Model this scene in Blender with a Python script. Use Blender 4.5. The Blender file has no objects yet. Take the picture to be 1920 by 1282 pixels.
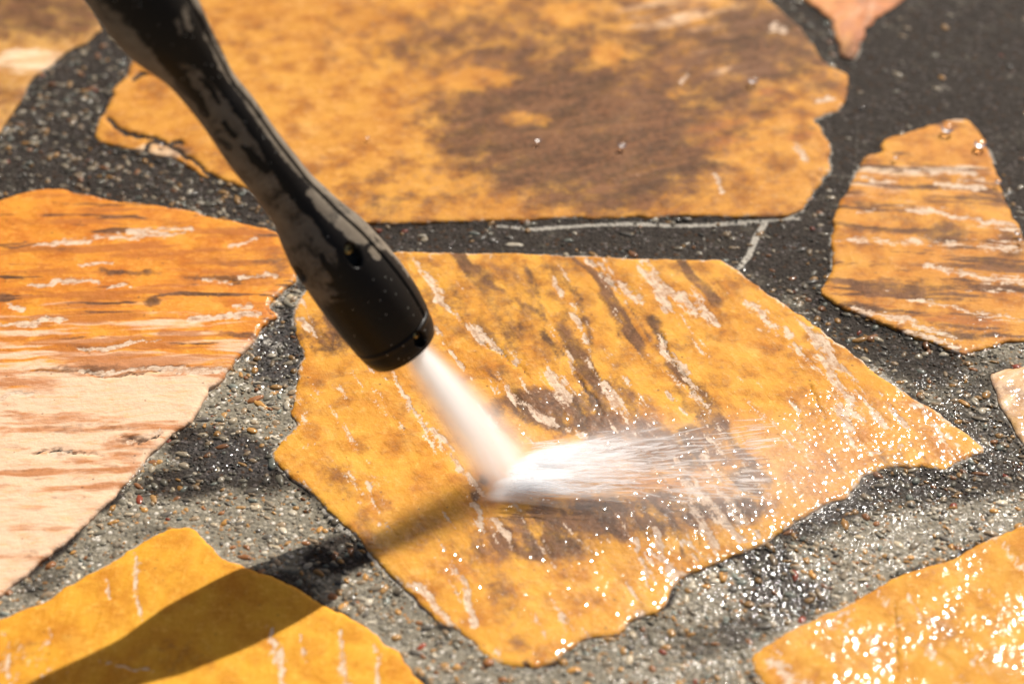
import bpy, math, random
import numpy as np
from mathutils import Vector, Matrix

random.seed(7)
rng = np.random.default_rng(7)
SC = bpy.context.scene

# ---------------------------------------------------------------- camera
TH = math.radians(38.0); DIST = 1.06; LENS = 85.0
FPX = LENS / 36.0 * 1920.0
CAM = np.array([0, -DIST * math.cos(TH), DIST * math.sin(TH)])
CR = np.array([1.0, 0, 0]); CU = np.array([0, math.sin(TH), math.cos(TH)]); CW = np.array([0, math.cos(TH), -math.sin(TH)])
cd = bpy.data.cameras.new('camera'); cam = bpy.data.objects.new('camera', cd); SC.collection.objects.link(cam)
cam.location = CAM; cam.rotation_euler = (math.pi / 2 - TH, 0, 0)
cd.lens = LENS; cd.sensor_width = 36; cd.clip_start = 0.02; cd.clip_end = 200
cd.dof.use_dof = True; cd.dof.focus_distance = 1.018; cd.dof.aperture_fstop = 6.0
SC.camera = cam

# ---------------------------------------------------------------- light
SUN_EL, SUN_AZ = math.radians(44.3), math.radians(28.6)      # azimuth from +Y towards +X
sd = np.array([math.cos(SUN_EL) * math.sin(SUN_AZ), math.cos(SUN_EL) * math.cos(SUN_AZ), math.sin(SUN_EL)])
w = bpy.data.worlds.new("World"); SC.world = w; w.use_nodes = True
nt = w.node_tree; nt.nodes.clear()
sky = nt.nodes.new('ShaderNodeTexSky'); sky.sky_type = 'NISHITA'; sky.sun_disc = False
sky.sun_elevation = SUN_EL; sky.sun_rotation = SUN_AZ; sky.dust_density = 5.0; sky.ozone_density = 0.4
bg = nt.nodes.new('ShaderNodeBackground'); bg.inputs[1].default_value = 0.05
wo = nt.nodes.new('ShaderNodeOutputWorld')
nt.links.new(sky.outputs[0], bg.inputs[0]); nt.links.new(bg.outputs[0], wo.inputs[0])
ld = bpy.data.lights.new('sun', 'SUN'); ld.energy = 4.6; ld.angle = math.radians(0.53); ld.color = (1.0, 0.955, 0.88)
sun = bpy.data.objects.new('sun', ld); SC.collection.objects.link(sun)
sun.rotation_euler = Vector(-sd).to_track_quat('-Z', 'Y').to_euler(); sun.location = (0.5, 1, 1)

SC.view_settings.view_transform = 'Standard'; SC.view_settings.look = 'None'
SC.view_settings.exposure = 0.52; SC.view_settings.gamma = 1.0
SC.render.engine = 'CYCLES'
cy = SC.cycles
cy.max_bounces = 16; cy.volume_bounces = 14; cy.transparent_max_bounces = 16; cy.diffuse_bounces = 3; cy.glossy_bounces = 3
cy.volume_step_rate = 1.0; cy.volume_max_steps = 128
cy.use_denoising = True
cy.sample_clamp_indirect = 6.0

# ---------------------------------------------------------------- helpers
def ray(u, v):
    return CW + CR * ((u - 960) / FPX) + CU * ((641 - v) / FPX)
def ground(u, v, z=0.0):
    """surveyed point of the photograph put on the paving plane, in metres"""
    d = ray(u, v); return (CAM + d * ((z - CAM[2]) / d[2]))
def proj(p):
    r = p - CAM; z = r @ CW
    return 960 + FPX * (r @ CR) / z, 641 - FPX * (r @ CU) / z

def hash2(ix, iy, seed):
    h = (ix.astype(np.int64) * 374761393 + iy.astype(np.int64) * 668265263 + seed * 1442695041) & 0x7fffffff
    h = ((h ^ (h >> 13)) * 1274126177) & 0x7fffffff
    h = (h ^ (h >> 16))
    return (h & 0xffff) / 65535.0
def vnoise(x, y, seed=0):
    ix = np.floor(x); iy = np.floor(y); fx = x - ix; fy = y - iy
    fx = fx * fx * (3 - 2 * fx); fy = fy * fy * (3 - 2 * fy)
    ix = ix.astype(np.int64); iy = iy.astype(np.int64)
    a = hash2(ix, iy, seed); b = hash2(ix + 1, iy, seed); c = hash2(ix, iy + 1, seed); d = hash2(ix + 1, iy + 1, seed)
    return (a * (1 - fx) + b * fx) * (1 - fy) + (c * (1 - fx) + d * fx) * fy
def fbm(x, y, seed=0, oct=4, gain=0.5):
    s = 0; a = 1; t = 0
    for k in range(oct):
        s = s + a * vnoise(x * 2 ** k + 17.3 * k, y * 2 ** k - 9.1 * k, seed + k); t += a; a *= gain
    return s / t
def sstep(a, b, x):
    t = np.clip((x - a) / (b - a), 0, 1); return t * t * (3 - 2 * t)

def seg_dist(px, py, pts, widths=None):
    """distance to a polyline (all given in the same 2-D space); with widths: distance over the local width"""
    best = np.full(px.shape, 1e9)
    for k in range(len(pts) - 1):
        ax, ay = pts[k]; bx, by = pts[k + 1]; dx, dy = bx - ax, by - ay
        L = dx * dx + dy * dy + 1e-12
        t = np.clip(((px - ax) * dx + (py - ay) * dy) / L, 0, 1)
        d = np.hypot(px - ax - t * dx, py - ay - t * dy)
        if widths is not None:
            d = d / (widths[k] * (1 - t) + widths[k + 1] * t)
        best = np.minimum(best, d)
    return best
def paint(mask, U, V, pts, wd, val=1.0, soft=1.0):
    """one stroke of a stain or vein: pts and wd in survey pixels"""
    pts = np.array(pts, float)
    if np.isscalar(wd): wd = [wd] * len(pts)
    m = max(wd) * 2.2
    sel = (U > pts[:, 0].min() - m) & (U < pts[:, 0].max() + m) & (V > pts[:, 1].min() - m) & (V < pts[:, 1].max() + m)
    if not sel.any(): return
    d = seg_dist(U[sel], V[sel], pts, wd)
    a = val * np.clip(1.0 - (d - 0.25) / (1.5 * soft), 0, 1)
    mask[sel] = np.maximum(mask[sel], a) if val > 0 else np.minimum(mask[sel], mask[sel] + a)
def blob(mask, U, V, cx, cy_, rx, ry, val=1.0, ang=0):
    c, s = math.cos(math.radians(ang)), math.sin(math.radians(ang))
    x = (U - cx) * c + (V - cy_) * s; y = -(U - cx) * s + (V - cy_) * c
    d = np.sqrt((x / rx) ** 2 + (y / ry) ** 2)
    a = np.clip(1.5 - d, 0, 1); a = a * a * (3 - 2 * a)
    if val > 0: np.maximum(mask, val * a, out=mask)
    else: mask += val * a; np.clip(mask, 0, None, out=mask)

def warp(U, V, seed, amp=1.0):
    a = (fbm(U / 28, V / 28, seed, 3, 0.6) - 0.5) * 16 + (fbm(U / 7, V / 7, seed + 5, 2) - 0.5) * 5
    b = (fbm(U / 28 + 40, V / 28, seed + 2, 3, 0.6) - 0.5) * 16 + (fbm(U / 7 + 40, V / 7, seed + 7, 2) - 0.5) * 5
    return U + a * amp, V + b * amp
def new_mesh(name, co, faces, smooth=True):
    me = bpy.data.meshes.new(name)
    co = np.asarray(co, np.float32); n = len(co)
    me.vertices.add(n); me.vertices.foreach_set('co', co.ravel())
    if isinstance(faces, np.ndarray):
        k = faces.shape[1]; nf = len(faces)
        me.loops.add(nf * k); me.loops.foreach_set('vertex_index', faces.astype(np.int32).ravel())
        me.polygons.add(nf); me.polygons.foreach_set('loop_start', np.arange(0, nf * k, k, dtype=np.int32))
    else:
        tot = sum(len(f) for f in faces)
        flat = np.fromiter((i for f in faces for i in f), np.int32, tot)
        st = np.cumsum([0] + [len(f) for f in faces[:-1]]).astype(np.int32)
        me.loops.add(tot); me.loops.foreach_set('vertex_index', flat)
        me.polygons.add(len(faces)); me.polygons.foreach_set('loop_start', st)
    me.update(calc_edges=True); me.validate()
    if smooth: me.polygons.foreach_set('use_smooth', np.ones(len(me.polygons), bool))
    return me
def add_col(me, name, arr):
    at = me.color_attributes.new(name, 'FLOAT_COLOR', 'POINT')
    a = np.ones((len(me.vertices), 4), np.float32); a[:, :arr.shape[1]] = arr
    at.data.foreach_set('color', a.ravel())
def link(name, me, mat=None, parent=None, loc=None):
    o = bpy.data.objects.new(name, me); SC.collection.objects.link(o)
    if mat: me.materials.append(mat)
    if parent: o.parent = parent
    if loc is not None: o.location = loc
    return o
def tag(o, label=None, cat=None, group=None, kind=None):
    for k, v in (('label', label), ('category', cat), ('group', group), ('kind', kind)):
        if v: o[k] = v

class NT:
    """short-hand for building node trees"""
    def __init__(s, name):
        s.m = bpy.data.materials.new(name); s.m.use_nodes = True; s.t = s.m.node_tree; s.t.nodes.clear()
        s.out = s.n('ShaderNodeOutputMaterial')
    def n(s, typ, **kw):
        nd = s.t.nodes.new(typ)
        for k, v in kw.items(): setattr(nd, k, v)
        return nd
    def put(s, sock, v):
        if v is None: return
        if isinstance(v, bpy.types.NodeSocket): s.t.links.new(v, sock)
        elif isinstance(v, (tuple, list)) and len(v) == 3 and sock.type == 'RGBA': sock.default_value = (*v, 1)
        else: sock.default_value = v
    def math(s, op, a, b=None, c=None, clamp=False):
        nd = s.n('ShaderNodeMath', operation=op, use_clamp=clamp)
        s.put(nd.inputs[0], a); s.put(nd.inputs[1], b); s.put(nd.inputs[2], c); return nd.outputs[0]
    def step(s, x, a, b):
        nd = s.n('ShaderNodeMapRange', interpolation_type='SMOOTHSTEP')
        s.put(nd.inputs[0], x); s.put(nd.inputs[1], a); s.put(nd.inputs[2], b); return nd.outputs[0]
    def mix(s, f, a, b, mode='MIX'):
        nd = s.n('ShaderNodeMix', data_type='RGBA', blend_type=mode)
        s.put(nd.inputs[0], f); s.put(nd.inputs[6], a); s.put(nd.inputs[7], b); return nd.outputs[2]
    def attr(s, name):
        nd = s.n('ShaderNodeAttribute', attribute_name=name); sp = s.n('ShaderNodeSeparateColor')
        s.t.links.new(nd.outputs[0], sp.inputs[0]); return sp.outputs[0], sp.outputs[1], sp.outputs[2]
    def coord(s, scale=(1, 1, 1), rot=0.0, loc=(0, 0, 0)):
        tc = s.n('ShaderNodeTexCoord')
        r = s.n('ShaderNodeMapping'); r.inputs['Rotation'].default_value = (0, 0, rot); r.inputs['Location'].default_value = loc
        s.t.links.new(tc.outputs['Object'], r.inputs[0])
        m = s.n('ShaderNodeMapping'); m.inputs['Scale'].default_value = scale
        s.t.links.new(r.outputs[0], m.inputs[0]); return m.outputs[0]
    def noise(s, co, scale, detail=4, rough=0.55, dist=0.0):
        nd = s.n('ShaderNodeTexNoise'); s.put(nd.inputs['Vector'], co)
        nd.inputs['Scale'].default_value = scale; nd.inputs['Detail'].default_value = detail
        nd.inputs['Roughness'].default_value = rough; nd.inputs['Distortion'].default_value = dist; return nd.outputs[0]
    def voro(s, co, scale, feature='F1', out=0):
        nd = s.n('ShaderNodeTexVoronoi', feature=feature); s.put(nd.inputs['Vector'], co); nd.inputs['Scale'].default_value = scale
        return nd.outputs[out]
    def bump(s, h, dist, strength=1.0, normal=None):
        nd = s.n('ShaderNodeBump'); s.put(nd.inputs['Height'], h); nd.inputs['Distance'].default_value = dist
        s.put(nd.inputs['Strength'], strength); s.put(nd.inputs['Normal'], normal); return nd.outputs[0]
    def bsdf(s, **kw):
        nd = s.n('ShaderNodeBsdfPrincipled')
        for k, v in kw.items(): s.put(nd.inputs[k.replace('_', ' ')], v)
        s.t.links.new(nd.outputs[0], s.out.inputs[0]); return nd

# ---------------------------------------------------------------- materials
def water_film(t, amt, scale=200.0, slope=0.2):
    """normal of the thin rippled film of water lying on the paving; amt scales its ripples"""
    co = t.coord()
    a = t.noise(co, scale, 0, 0.5); b = t.noise(co, scale * 2.3, 0, 0.5)
    h = t.math('ADD', a, t.math('MULTIPLY', b, 0.16))
    return t.bump(h, slope / scale * 1.1, amt)

def stone_mat(name, yellow, orange, grain=0.0, cream=(0.72, 0.53, 0.35), brown=(0.046, 0.022, 0.012), white=(0.62, 0.47, 0.34),
              rust=(0.36, 0.115, 0.022), speck=0.5, film=(430.0, 0.22)):
    t = NT(name)
    W, Dk, Cm = t.attr('mask_a'); Wet, Crk, Rst = t.attr('mask_b')
    co = t.coord(); cs = t.coord((1, 0.22, 1), grain)               # stretched along the stone's own grain
    n_lo = t.noise(co, 14, 4, 0.6); n_mid = t.noise(co, 60, 6, 0.65); n_hi = t.noise(co, 320, 6, 0.7)
    s_mid = t.noise(cs, 130, 6, 0.65, 0.4); s_hi = t.noise(cs, 520, 5, 0.7)
    base = t.mix(t.step(t.math('ADD', t.math('MULTIPLY', n_lo, 0.6), t.math('MULTIPLY', s_mid, 0.4)), 0.36, 0.64), yellow, orange)
    base = t.mix(t.math('MULTIPLY', t.step(n_mid, 0.40, 0.66), 0.75), base, tuple(c * f for c, f in zip(orange, (0.74, 0.58, 0.5))))
    base = t.mix(t.math('MULTIPLY', t.step(n_hi, 0.50, 0.68), 0.5), base, tuple(min(1, c * f) for c, f in zip(yellow, (1.2, 1.3, 2.6))))
    base = t.mix(t.math('MULTIPLY', t.step(t.noise(co, 32, 5, 0.7), 0.52, 0.72), 0.55), base, tuple(min(1, c * f) for c, f in zip(yellow, (1.18, 1.32, 2.4))))
    # cream face
    cf = t.step(t.math('ADD', Cm, t.math('MULTIPLY', t.math('SUBTRACT', s_mid, 0.5), 1.1)), 0.35, 0.75)
    creamv = t.mix(t.step(s_hi, 0.45, 0.75), cream, tuple(c * f for c, f in zip(cream, (0.98, 0.80, 0.58))))
    base = t.mix(cf, base, creamv)
    # rust streaks
    rf = t.step(t.math('ADD', Rst, t.math('MULTIPLY', t.math('SUBTRACT', s_mid, 0.5), 1.7)), 0.42, 0.82)
    base = t.mix(t.math('MULTIPLY', rf, 0.8), base, rust)
    # brown film of dirt and other dark areas
    mott = t.math('ADD', t.math('MULTIPLY', n_mid, 0.62), t.math('MULTIPLY', n_hi, 0.38))
    df = t.step(t.math('ADD', Dk, t.math('MULTIPLY', t.math('SUBTRACT', mott, 0.5), 2.8)), 0.20, 1.0)
    dcol = t.mix(t.step(t.math('ADD', t.math('MULTIPLY', n_hi, 0.5), t.math('MULTIPLY', s_mid, 0.5)), 0.40, 0.62), brown, tuple(c * f for c, f in zip(brown, (3.6, 3.2, 2.6))))
    base = t.mix(t.math('MULTIPLY', df, 0.92), base, dcol)
    # pale scratches and broken ledges
    wf = t.step(t.math('ADD', W, t.math('MULTIPLY', t.math('SUBTRACT', t.math('ADD', t.math('MULTIPLY', s_hi, 0.35), t.math('ADD', t.math('MULTIPLY', n_hi, 0.35), t.math('MULTIPLY', s_mid, 0.3))), 0.5), 4.2)), 0.48, 0.78)
    wcol = t.mix(t.step(t.math('ADD', t.math('MULTIPLY', n_hi, 0.5), t.math('MULTIPLY', s_hi, 0.5)), 0.40, 0.58), tuple(c * f for c, f in zip(white, (0.55, 0.42, 0.34))), white)
    base = t.mix(t.math('MULTIPLY', wf, 0.9), base, wcol)
    # black specks, cracks
    v = t.voro(co, 260); vc = t.n('ShaderNodeTexVoronoi'); vc.inputs['Scale'].default_value = 260; t.put(vc.inputs['Vector'], co)
    sp = t.n('ShaderNodeSeparateColor'); t.t.links.new(vc.outputs[1], sp.inputs[0])
    spk = t.math('MULTIPLY', t.math('LESS_THAN', v, 0.16), t.math('GREATER_THAN', sp.outputs[0], 0.90))
    base = t.mix(t.math('MULTIPLY', spk, speck), base, (0.05, 0.03, 0.02))
    base = t.mix(t.step(t.math('ADD', Crk, t.math('MULTIPLY', t.math('SUBTRACT', n_hi, 0.5), 0.8)), 0.35, 0.6), base, (0.035, 0.022, 0.014))
    h = t.math('ADD', t.math('MULTIPLY', s_mid, 0.55), t.math('MULTIPLY', n_hi, 0.42))
    h = t.math('SUBTRACT', h, t.math('MULTIPLY', wf, 0.10)); h = t.math('SUBTRACT', h, t.math('MULTIPLY', Crk, 0.5))
    nb = t.bump(h, 0.0014, 0.9)
    rough = t.math('ADD', 0.42, t.math('MULTIPLY', n_mid, 0.25))
    nf = water_film(t, 1.0, *film)
    t.bsdf(Base_Color=base, Roughness=rough, Normal=nb, Coat_Weight=t.step(t.math('ADD', Wet, t.math('MULTIPLY', t.math('SUBTRACT', n_mid, 0.5), 1.2)), 0.34, 1.0), Coat_Roughness=0.085, Coat_IOR=1.45, Coat_Normal=nf, Specular_IOR_Level=0.09)
    return t.m

def ground_mat():
    t = NT('mortar')
    Wet, Lime, Dk = t.attr('mask_a'); Gl, G2, _ = t.attr('mask_b')
    co = t.coord()
    n_lo = t.noise(co, 18, 4, 0.6); n_hi = t.noise(co, 420, 6, 0.75); n_mid = t.noise(co, 90, 4, 0.6)
    vc = t.n('ShaderNodeTexVoronoi'); vc.inputs['Scale'].default_value = 520; t.put(vc.inputs['Vector'], co)
    sp = t.n('ShaderNodeSeparateColor'); t.t.links.new(vc.outputs[1], sp.inputs[0])
    grain = t.mix(sp.outputs[0], (0.07, 0.062, 0.05), (0.42, 0.37, 0.29))
    grain = t.mix(t.math('GREATER_THAN', sp.outputs[1], 0.90), grain, (0.34, 0.17, 0.06))
    grain = t.mix(t.math('GREATER_THAN', sp.outputs[2], 0.94), grain, (0.62, 0.56, 0.48))
    paste = t.mix(n_hi, (0.10, 0.087, 0.062), (0.30, 0.262, 0.197))
    base = t.mix(t.math('MULTIPLY', t.step(vc.outputs[0], 0.6, 0.3), 0.9), paste, grain)
    wet_shade = t.step(t.math('ADD', Dk, t.math('MULTIPLY', t.math('SUBTRACT', t.math('ADD', t.math('MULTIPLY', n_mid, 0.5), t.math('MULTIPLY', n_hi, 0.5)), 0.5), 1.9)), 0.14, 0.92)
    darkc = t.mix(1.0, base, (0.15, 0.135, 0.145), 'MULTIPLY')
    base = t.mix(wet_shade, base, darkc)
    lf = t.step(t.math('ADD', Lime, t.math('MULTIPLY', t.math('SUBTRACT', n_hi, 0.5), 1.6)), 0.4, 0.8)
    base = t.mix(t.math('MULTIPLY', lf, 0.8), base, (0.42, 0.38, 0.32))
    h = t.math('ADD', t.math('MULTIPLY', n_hi, 0.6), t.math('MULTIPLY', t.math('SUBTRACT', 1.0, vc.outputs[0]), 0.6))
    nb = t.bump(h, 0.0011, 0.8)
    nf = water_film(t, 1.0, 600.0, 0.38)
    t.bsdf(Base_Color=base, Roughness=0.6, Normal=nb, Coat_Weight=t.step(t.math('ADD', Wet, t.math('MULTIPLY', t.math('SUBTRACT', n_mid, 0.5), 1.2)), 0.34, 1.0), Coat_Roughness=0.09, Coat_IOR=1.45, Coat_Normal=nf, Specular_IOR_Level=0.04)
    return t.m

def gravel_mat():
    t = NT('gravel_grains')
    nd = t.n('ShaderNodeAttribute', attribute_name='tint')
    n = t.noise(t.coord(), 700, 3, 0.6)
    base = t.mix(t.math('MULTIPLY', n, 0.7), nd.outputs[0], t.mix(1.0, nd.outputs[0], (0.45, 0.42, 0.4), 'MULTIPLY'))
    t.bsdf(Base_Color=base, Roughness=0.5, Specular_IOR_Level=0.1, Normal=t.bump(n, 0.0004, 0.6), Coat_Weight=0.45, Coat_Roughness=0.12, Coat_IOR=1.33)
    return t.m

# ---------------------------------------------------------------- the stones: outlines surveyed from the joints
OUT = {}
OUT['centre'] = [(600,520),(572,552),(547,591),(551,624),(560,652),(572,668),(558,697),(560,725),(549,762),(543,782),(558,790),(560,800),(545,816),
 (531,827),(515,850),(510,860),(525,881),(546,897),(571,918),(608,954),(650,993),(692,1035),(729,1077),(762,1106),(800,1152),(817,1173),
 (853,1183),(873,1200),(900,1227),(933,1248),(973,1255),(1013,1257),(1040,1243),(1063,1223),(1090,1205),(1123,1198),(1157,1195),(1180,1167),
 (1220,1157),(1240,1150),(1249,1131),(1264,1097),(1305,1074),(1388,1041),(1441,1020),(1459,1003),(1486,984),(1538,954),(1590,938),(1606,912),
 (1610,898),(1651,885),(1726,875),(1764,885),(1817,860),(1847,849),(1844,842),(1767,781),(1685,733),(1625,688),(1564,640),(1491,587),(1414,534),
 (1377,506),(1353,491),(1280,490),(1168,488),(1035,482),(895,478),(750,475),(700,480),(640,498)]
OUT['top'] = [(247,123),(240,143),(213,167),(208,197),(200,212),(187,223),(178,247),(182,270),(233,282),(273,290),(333,305),(367,326),(417,343),(463,358),
 (520,392),(600,415),(694,425),(927,418),(1070,412),(1280,409),(1423,411),(1481,409),(1506,395),(1531,359),(1556,323),(1556,280),(1538,240),
 (1524,230),(1545,219),(1574,212),(1592,172),(1588,143),(1545,118),(1513,72),(1466,22),(1434,0),(1440,-60),(1300,-150),(800,-190),(450,-170),
 (360,-120),(330,-40),(300,40),(265,100)]
OUT['left'] = [(-150,400),(0,380),(55,362),(105,358),(160,370),(230,385),(300,390),(400,412),(460,425),(520,440),(548,466),(566,500),(556,528),(500,577),
 (523,598),(508,606),(491,620),(474,648),(438,685),(418,717),(397,733),(365,786),(324,822),(284,855),(267,881),(233,918),(167,985),(117,1027),
 (62,1072),(0,1122),(-150,1210),(-260,1150),(-280,600)]
OUT['near'] = [(0,1163),(75,1135),(150,1090),(230,1045),(290,1010),(320,993),(345,990),(365,998),(385,1020),(410,1045),(440,1060),(492,1078),(560,1108),
 (620,1145),(690,1180),(730,1215),(770,1255),(800,1290),(860,1400),(700,1500),(100,1520),(-200,1500),(-220,1230)]
OUT['right'] = [(1650,273),(1660,262),(1710,248),(1782,226),(1815,226),(1836,248),(1854,283),(1868,323),(1890,387),(1919,452),(1975,520),(2040,600),
 (2000,640),(1920,645),(1884,643),(1848,660),(1803,670),(1779,660),(1726,640),(1686,623),(1629,601),(1564,575),(1537,554),(1552,530),(1560,502),
 (1560,420),(1563,412),(1588,359),(1610,316),(1624,294),(1653,287)]
OUT['corner'] = [(1920,988),(1839,1022),(1786,1052),(1689,1078),(1613,1123),(1557,1150),(1478,1187),(1403,1232),(1418,1259),(1433,1282),(1500,1400),
 (1900,1480),(2160,1400),(2140,1000),(2020,950)]
OUT['far_left'] = [(-150,330),(0,252),(15,230),(38,195),(60,152),(100,125),(125,100),(160,85),(195,55),(170,10),(140,-40),(-100,-80),(-300,100)]
OUT['far_right'] = [(1480,-70),(1502,0),(1531,22),(1560,43),(1567,72),(1574,108),(1599,117),(1610,97),(1621,65),(1639,39),(1675,18),(1696,0),(1750,-60),(1620,-120)]
OUT['edge'] = [(1852,704),(1880,694),(1920,692),(2060,690),(2120,760),(2060,880),(1960,880),(1920,834),(1904,818),(1880,769),(1864,737)]

def rough_outline(px, seed, amp=0.0011):
    p = np.array([ground(u, v)[:2] for u, v in px]); q = np.roll(p, -1, 0); out = []
    for a, b in zip(p, q):
        L = np.linalg.norm(b - a); n = max(1, int(L / 0.0015))
        for k in range(n): out.append(a + (b - a) * k / n)
    out = np.array(out)
    for _ in range(2): out = 0.5 * out + 0.25 * (np.roll(out, 1, 0) + np.roll(out, -1, 0))
    nx = fbm(out[:, 0] * 140, out[:, 1] * 140, seed, 4, 0.6) - 0.5; ny = fbm(out[:, 0] * 140 + 50, out[:, 1] * 140, seed + 9, 4, 0.6) - 0.5
    return out + np.stack([nx, ny], 1) * amp * 3.2
def inside(px, py, poly):
    c = np.zeros(px.shape, bool); x0, y0 = poly[:, 0], poly[:, 1]; x1, y1 = np.roll(x0, -1), np.roll(y0, -1)
    for k in range(len(poly)):
        if y0[k] == y1[k]: continue
        cond = ((y0[k] > py) != (y1[k] > py))
        if not cond.any(): continue
        c ^= cond & (px < (x1[k] - x0[k]) * (py - y0[k]) / (y1[k] - y0[k]) + x0[k])
    return c
def boundary_dist(P, poly, maxd=0.012):
    """nearest outline point of every P within maxd, by buckets"""
    d = np.full(len(P), maxd); near = P.copy(); cell = maxd
    key = {}
    for i, k in enumerate(map(tuple, np.floor(poly / cell).astype(int))): key.setdefault(k, []).append(i)
    pc = np.floor(P / cell).astype(int); pk = pc[:, 0] * 100003 + pc[:, 1]
    order = np.argsort(pk); sk = pk[order]; cuts = np.flatnonzero(np.diff(sk)) + 1
    nxt = np.roll(poly, -1, 0)
    for grp in np.split(order, cuts):
        cx, cy_ = pc[grp[0]]; ids = []
        for a in (-1, 0, 1):
            for b in (-1, 0, 1): ids += key.get((cx + a, cy_ + b), [])
        if not ids: continue
        ids = np.unique(np.array(ids + [(i - 1) % len(poly) for i in ids]))
        A = poly[ids]; B = nxt[ids] - A; L = (B ** 2).sum(1) + 1e-15; Q = P[grp]
        for c0 in range(0, len(grp), 4000):
            q = Q[c0:c0 + 4000]; rel = q[:, None] - A[None]
            t = np.clip((rel * B[None]).sum(2) / L, 0, 1); c = A[None] + t[..., None] * B[None]
            dd = np.linalg.norm(q[:, None] - c, axis=2); j = dd.argmin(1); m = dd[np.arange(len(q)), j]
            g = grp[c0:c0 + 4000]; ok = m < d[g]
            d[g[ok]] = m[ok]; near[g[ok]] = c[np.arange(len(q)), j][ok]
    return d, near

POLY = {k: rough_outline(v, 31 * i) for i, (k, v) in enumerate(OUT.items())}

def build_stone(key, mat, label, masks, top=0.0015, tilt=(0, 0), relief=0.0007, step=0.0009, seed=3, edge=0.0006):
    poly = POLY[key]; lo = poly.min(0) - step; hi = poly.max(0) + step
    nx = int((hi[0] - lo[0]) / step) + 2; ny = int((hi[1] - lo[1]) / step) + 2
    gx = lo[0] + np.arange(nx) * step; gy = lo[1] + np.arange(ny) * step
    cx, cyy = np.meshgrid(gx[:-1] + step / 2, gy[:-1] + step / 2, indexing='ij')
    # keep the cells whose centre is inside, by scan rows
    ins = np.zeros(cx.shape, bool); x0, y0 = poly[:, 0], poly[:, 1]; x1, y1 = np.roll(x0, -1), np.roll(y0, -1)
    for j in range(ny - 1):
        yy = gy[j] + step / 2; c = (y0 > yy) != (y1 > yy)
        if not c.any(): continue
        xs = np.sort((x1[c] - x0[c]) * (yy - y0[c]) / (y1[c] - y0[c]) + x0[c])
        ins[:, j] = np.searchsorted(xs, cx[:, j]) % 2 == 1
    I, J = np.nonzero(ins); vid = lambda i, j: i * ny + j
    quads = np.stack([vid(I, J), vid(I + 1, J), vid(I + 1, J + 1), vid(I, J + 1)], 1)
    used, inv = np.unique(quads.ravel(), return_inverse=True); quads = inv.reshape(-1, 4)
    P = np.stack([gx[used // ny], gy[used % ny]], 1)
    # boundary edges -> snap to the outline
    e = np.concatenate([quads[:, [k, (k + 1) % 4]] for k in range(4)])
    ek = e[:, 0].astype(np.int64) * len(P) + e[:, 1]; rk = e[:, 1].astype(np.int64) * len(P) + e[:, 0]
    be = e[~np.isin(ek, rk)]; bv = np.unique(be)
    d, near = boundary_dist(P, poly)
    P[bv] = near[bv]; d[bv] = 0
    n2 = (fbm(P[:, 0] * 90, P[:, 1] * 90, seed, 3) - 0.5)
    U, V = proj(np.column_stack([P, np.full(len(P), top)]))
    A = np.zeros((len(P), 3)); B = np.zeros((len(P), 3))
    U, V = warp(U, V, seed)
    masks(A, B, U, V, P, d)
    A[:, 0] = np.clip(A[:, 0], 0, 1)
    z = top + tilt[0] * P[:, 0] + tilt[1] * P[:, 1]
    z = z + relief * 2 * (fbm(P[:, 0] * 16, P[:, 1] * 16, seed + 5, 3) - 0.5) + relief * 0.9 * (fbm(P[:, 0] * 120, P[:, 1] * 120, seed + 8, 4, 0.6) - 0.5)
    z -= 0.00018 * sstep(0.3, 0.8, A[:, 0] + (fbm(P[:, 0] * 400, P[:, 1] * 400, seed, 3) - 0.5)) + 0.0009 * B[:, 1]
    z -= edge * (1 - np.clip(d / (0.0016 + 0.003 * np.clip(n2 + 0.3, 0, 1)), 0, 1)) ** 2.2
    co = np.column_stack([P, z]); n0 = len(co)
    sk = co[bv].copy(); sk[:, 2] = -0.022
    mid = co[bv].copy(); mid[:, 2] = np.minimum(mid[:, 2] - 0.0005, 0.0009)
    mp = -np.ones(n0, int); mp[bv] = n0 + np.arange(len(bv)); mp2 = mp + len(bv)
    f1 = np.stack([be[:, 1], be[:, 0], mp[be[:, 0]], mp[be[:, 1]]], 1); f2 = np.stack([mp[be[:, 1]], mp[be[:, 0]], mp2[be[:, 0]], mp2[be[:, 1]]], 1)
    allco = np.concatenate([co, mid, sk]); faces = np.concatenate([quads, f1, f2])
    A = np.concatenate([A, A[bv], A[bv]]); B = np.concatenate([B, B[bv], B[bv]])
    o0 = np.array([*poly.mean(0), 0.0])
    me = new_mesh('paving_stone', allco - o0, faces)
    add_col(me, 'mask_a', A); add_col(me, 'mask_b', B)
    ob = link('paving_stone', me, mat, loc=o0); tag(ob, label, 'paving stone')
    return ob

# ---------------------------------------------------------------- stains, veins, dark areas and wetness of each stone
def rim(A, P, d, seed, w=0.0022, amt=0.8):
    r = np.clip(1 - d / (w * (0.3 + 1.6 * fbm(P[:, 0] * 45, P[:, 1] * 45, seed, 3))), 0, 1)
    A[:, 0] = np.maximum(A[:, 0], amt * r)

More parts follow.
